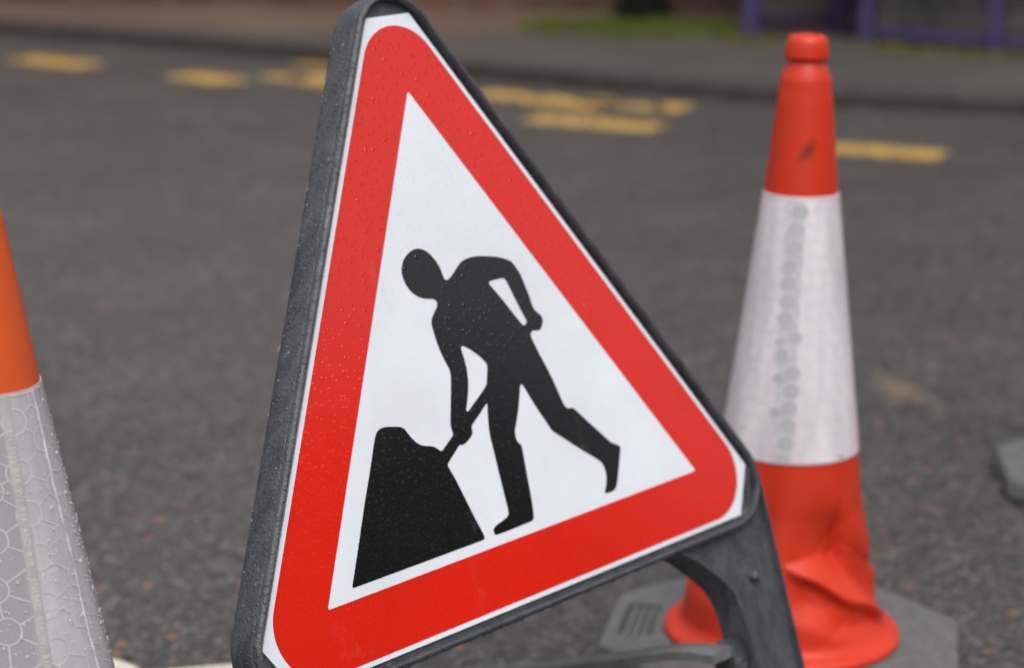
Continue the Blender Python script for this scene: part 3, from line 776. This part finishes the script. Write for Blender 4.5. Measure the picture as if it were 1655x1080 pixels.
    for (i, j), (th, z) in cs.items():
        rr = Rc * (0.8 + 0.2 * rad(z) / 0.06)
        pts = [(th + rr * math.cos(a * math.pi / 14) / rad(z), min(zb - .001, max(za + .001, z + rr * math.sin(a * math.pi / 14)))) for a in range(28)]
        ribbon(pts, True)
        nb = [(i, j + 1)] + ([(i + 1, j), (i + 1, j + 1)] if i % 2 else [(i + 1, j), (i + 1, j - 1)])
        for a, b in nb:
            k2 = (a % ncol, b)
            if k2 in cs:
                t2, z2 = cs[k2]
                if a >= ncol: t2 += 2 * math.pi
                rm = rad((z + z2) / 2); L = math.hypot((t2 - th) * rm, z2 - z); f0 = rr / L
                if f0 < 0.48: ribbon([(th + (t2 - th) * f, z + (z2 - z) * f) for f in (f0, 0.5, 1 - f0)], False)
    if seam == 'discs':                              # overlap of the sleeve: a greyer strip through which the cells show
        tc_ = lambda z: R_(-102.5 - 3 * (zb - z))
        zs = [za + .004 + (zb - za - .008) * k / 60 for k in range(61)]
        vs = []; fs = []
        for k, z in enumerate(zs):
            wl = 0.0105 + 0.0012 * math.sin(k * .9) + 0.0008 * math.sin(k * 2.3); wr = 0.0095 + 0.0012 * math.sin(k * 1.1 + 1)
            vs += [SP(tc_(z) - wl / rad(z), z, 0.0003), SP(tc_(z), z, 0.0003), SP(tc_(z) + wr / rad(z), z, 0.0003)]
        for k in range(60): fs += [(3 * k, 3 * k + 1, 3 * k + 4, 3 * k + 3), (3 * k + 1, 3 * k + 2, 3 * k + 5, 3 * k + 4)]
        mb.add(vs, fs, 3)
        for k, (ox, gone) in enumerate([(.0035, 0), (.0012, 0), (0, 0), (-.0028, 1), (-.0036, 0), (-.003, 0), (-.005, 0), (.006, 1), (-.0065, 1), (.0058, 0), (.0055, 0), (.0042, 0), (.0046, 0), (.003, 0), (.001, 0)]):
            zc = 0.5545 - k * 0.0202; t0 = tc_(zc) + ox / rad(zc); rr = 0.0092 if not gone else 0.0080
            cell(t0, zc, rr, 0.0006, 2)
            ribbon([(t0 + (rr + .0006) * math.cos(a * math.pi / 12) / rad(zc), max(za + .003, zc + (rr + .0006) * math.sin(a * math.pi / 12))) for a in range(24)], True, 0.0008)
            if ox > .003 and k % 2: cell(t0 - .0155 / rad(zc), zc - .006, .0055, 0.0005, 2)
    for zed in (za + 0.002, zb - 0.002): ribbon([(2 * math.pi * k / 96, zed) for k in range(96)], True, 0.0005)
    sl = mb.build('reflective_sleeve', [sleeve_mats[0], sleeve_mats[1], M['disc'], M['strip']], T, smooth=True, angle=50, recalc=False)
    if near:                                        # a sharp fold in the film, paler than the sleeve
        pts = []
        for k in range(60):
            z = za + .002 + (zb - za - .004) * k / 59
            pts.append((R_(-19) + 0.03 * math.sin(z * 60) * 0.4 - 0.25 * (z - za), z))
        hwk = hw; vs = []; fs = []
        for i, (th, z) in enumerate(pts):
            wd = 0.0007 + 0.0005 * math.sin(i * 1.3) + 0.0004 * math.sin(i * 3.1)
            vs += [SP(th - wd / rad(z), z, 0.0003), SP(th + 0.0002 / rad(z), z, 0.0014), SP(th + wd * 1.4 / rad(z), z, 0.0002)]
        for i in range(59):
            b_ = i * 3; fs += [(b_, b_ + 1, b_ + 4, b_ + 3), (b_ + 1, b_ + 2, b_ + 5, b_ + 4)]
        crease = (vs, fs)
    if seam == 'text':                              # sealed seam strip with embossed standard marking
        th0 = R_(-57); hw2 = 0.0042; mb = MB()
        ls = [[SP(th0 + s * hw2 / rad(z), z, 0.0009 if abs(s) < 1 else 0.0004) for s in (-1, -.7, .7, 1)] for z in [za + (zb - za) * i / 30 for i in range(31)]]
        mb.loops(ls, False)
        mc = MB(); mc.add(*crease); mc.build('film_fold', M['fold'], sl, smooth=True, angle=50)
        st = mb.build('seam_strip', M['seam'], sl, smooth=True, angle=60)
        fc = bpy.data.curves.new('txt', 'FONT'); fc.body = 'EN13422  R1A  W1  R1A  AND  R1B     EN13422  R1A  W1  R1A  AND  R1B'; fc.size = 0.0068; fc.resolution_u = 2
        fo = bpy.data.objects.new('txt', fc); COL.objects.link(fo)
        me = bpy.data.meshes.new_from_object(fo.evaluated_get(bpy.context.evaluated_depsgraph_get()))
        bpy.data.objects.remove(fo); bpy.data.curves.remove(fc)
        mb = MB(); vs = []
        for v in me.vertices:                       # reads from the top of the sleeve downwards
            z = zb - 0.026 - v.co.x * 0.97
            vs.append(SP(th0 + (v.co.y - 0.0024) / rad(z), z, 0.00115))
        mb.add(vs, [tuple(p.vertices) for p in me.polygons if min(vs[i].z for i in p.vertices) > za])
        bpy.data.meshes.remove(me)
        mb.build('embossed_text', M['emboss'], st, recalc=False)
    if drops:
        mb = MB()
        for k in range(drops):
            th = rng.uniform(-1.75, 0.5); z = rng.uniform(za, zb) ; z = za + (z - za) * rng.uniform(.55, 1)
            p = SP(th, z, 0.0003); c = Vector((*P(z), z)); n = (p - c).normalized()
            bead(mb, p, n, 0.00045 * math.exp(rng.gauss(0, .55)), 0.5, rng.uniform(1, 1.6), DOWN)
        o = mb.build('raindrops', M['glint_drops'], sl, smooth=True, recalc=False); tag(o, kind='stuff')
    return T
def sstep(x, a, b):
    t = min(1, max(0, (x - a) / (b - a))); return t * t * (3 - 2 * t)
def dent(th, z):
    """crushed side above the flange: the wall pushed in over a folded ledge, undercut below"""
    d = math.degrees(th) - 360 if th > math.pi else math.degrees(th)      # camera at about -98
    if d < -140 or d > 40: return 0.0
    zr = 0.143 - 0.00098 * (d + 87)
    zr += 0.0025 * math.sin(d * 0.16 + 1)
    def tri_(pts):
        for (a, b), (c, e) in zip(pts, pts[1:]):
            if a <= d <= c: return b + (e - b) * (d - a) / (c - a)
        return 0.0
    t = tri_([(-96, 0.004), (-70, 0.030), (-52, 0.047), (-40, 0.024), (-22, 0.020), (-5, 0.012), (14, 0.002)])
    A = 0.62 * t
    u = z - zr
    if u > 0:
        f = 0.003 - (A + 0.003) * min(1, u / max(t, 1e-4)) if u < t else -A * (1 - sstep(u, t, t + 0.075))
    else:
        lip = sstep(A, 0, 0.012)
        f = (0.003 - 0.015 * sstep(-u, 0.0, 0.016) + 0.012 * sstep(-u, 0.030, 0.065)) * lip
    f *= sstep(z, 0.050, 0.075)
    f += -0.005 * math.exp(-((d + 112) / 6) ** 2) * math.exp(-((z - 0.19) / 0.05) ** 2)
    for d0, z0, k, a_, wd in ((-30, 0.150, 900, 0.0030, 4.0), (-60, 0.175, -700, 0.0022, 5.0), (-14, 0.132, 1500, 0.0028, 4.5), (-78, 0.100, 500, 0.0018, 4.0), (-48, 0.085, -1100, 0.0020, 5.0)):
        f -= a_ * max(0.0, 1 - abs(d - d0 + (z - z0) * k) / wd) * math.exp(-((z - z0) / 0.022) ** 2)      # tight creases
    f += 0.0035 * math.exp(-((d + 4) / 9) ** 2) * math.exp(-((z - 0.112) / 0.010) ** 2) - 0.004 * math.exp(-((d + 2) / 10) ** 2) * math.exp(-((z - 0.128) / 0.008) ** 2)
    return f
cone((0.3286, 2.4309), R_(-11), 'red cone with a crushed dented foot standing behind the triangular sign', M['red_cone'], (M['sleeve_far'], M['ridge_far']), False, shear=(0.0005, 0), dent=dent, seam='discs', seed=2)
cone((-0.358, 1.56), R_(17), 'orange cone with raindrops on its grey lavender sleeve left of the sign', M['orange_cone'], (M['sleeve_near'], M['ridge']), True, shear=(-0.074, 0), drops=900, seam='text', seed=4)
cone((0.957, 3.115), R_(85), 'farthest cone at the right edge, only its octagonal grey rubber foot showing', M['red_cone'], (M['sleeve_far'], M['ridge_far']), False, seed=6)

# ------------------------------------------------------------------ cream hose and debris on the road
mb = MB()
hp = catmull([(-0.66, 2.00, 0.016), (-0.61, 2.14, 0.016), (-0.55, 2.265, 0.016), (-0.485, 2.325, 0.016), (-0.435, 2.305, 0.016), (-0.405, 2.235, 0.016), (-0.405, 2.14, 0.016), (-0.43, 2.05, 0.016), (-0.49, 2.00, 0.016), (-0.545, 2.05, 0.018), (-0.545, 2.14, 0.022), (-0.50, 2.19, 0.030), (-0.435, 2.222, 0.040), (-0.378, 2.262, 0.030), (-0.315, 2.308, 0.018), (-0.22, 2.335, 0.016), (-0.13, 2.30, 0.016), (-0.05, 2.20, 0.016), (-0.02, 2.05, 0.016)], 8)
mb.tube(hp, 0.015, 14)
tag(mb.build('hose', M['hose'], smooth=True), 'cream hose lying in a loose loop on the road between left cone and sign', 'hose')
mb = MB(); rng = random.Random(21)
for k in range(140):
    x = rng.gauss(-0.39, 0.05); y = rng.gauss(2.30, 0.035); c = Vector((x, y, rng.uniform(.003, .012)))
    u = Vector((rng.uniform(-1, 1), rng.uniform(-1, 1), rng.uniform(-.3, .3))).normalized(); v = u.cross(Vector((0, 0, 1))).normalized(); s = rng.uniform(.004, .011)
    mb.add([c - u * s, c + v * s * .5, c + u * s, c - v * s * .5 + Vector((0, 0, .002))], [(0, 1, 2, 3)])
tag(mb.build('leaf_litter', M['litter'], recalc=False), 'brown leaf litter scattered by the cream hose', 'leaf litter', kind='stuff')
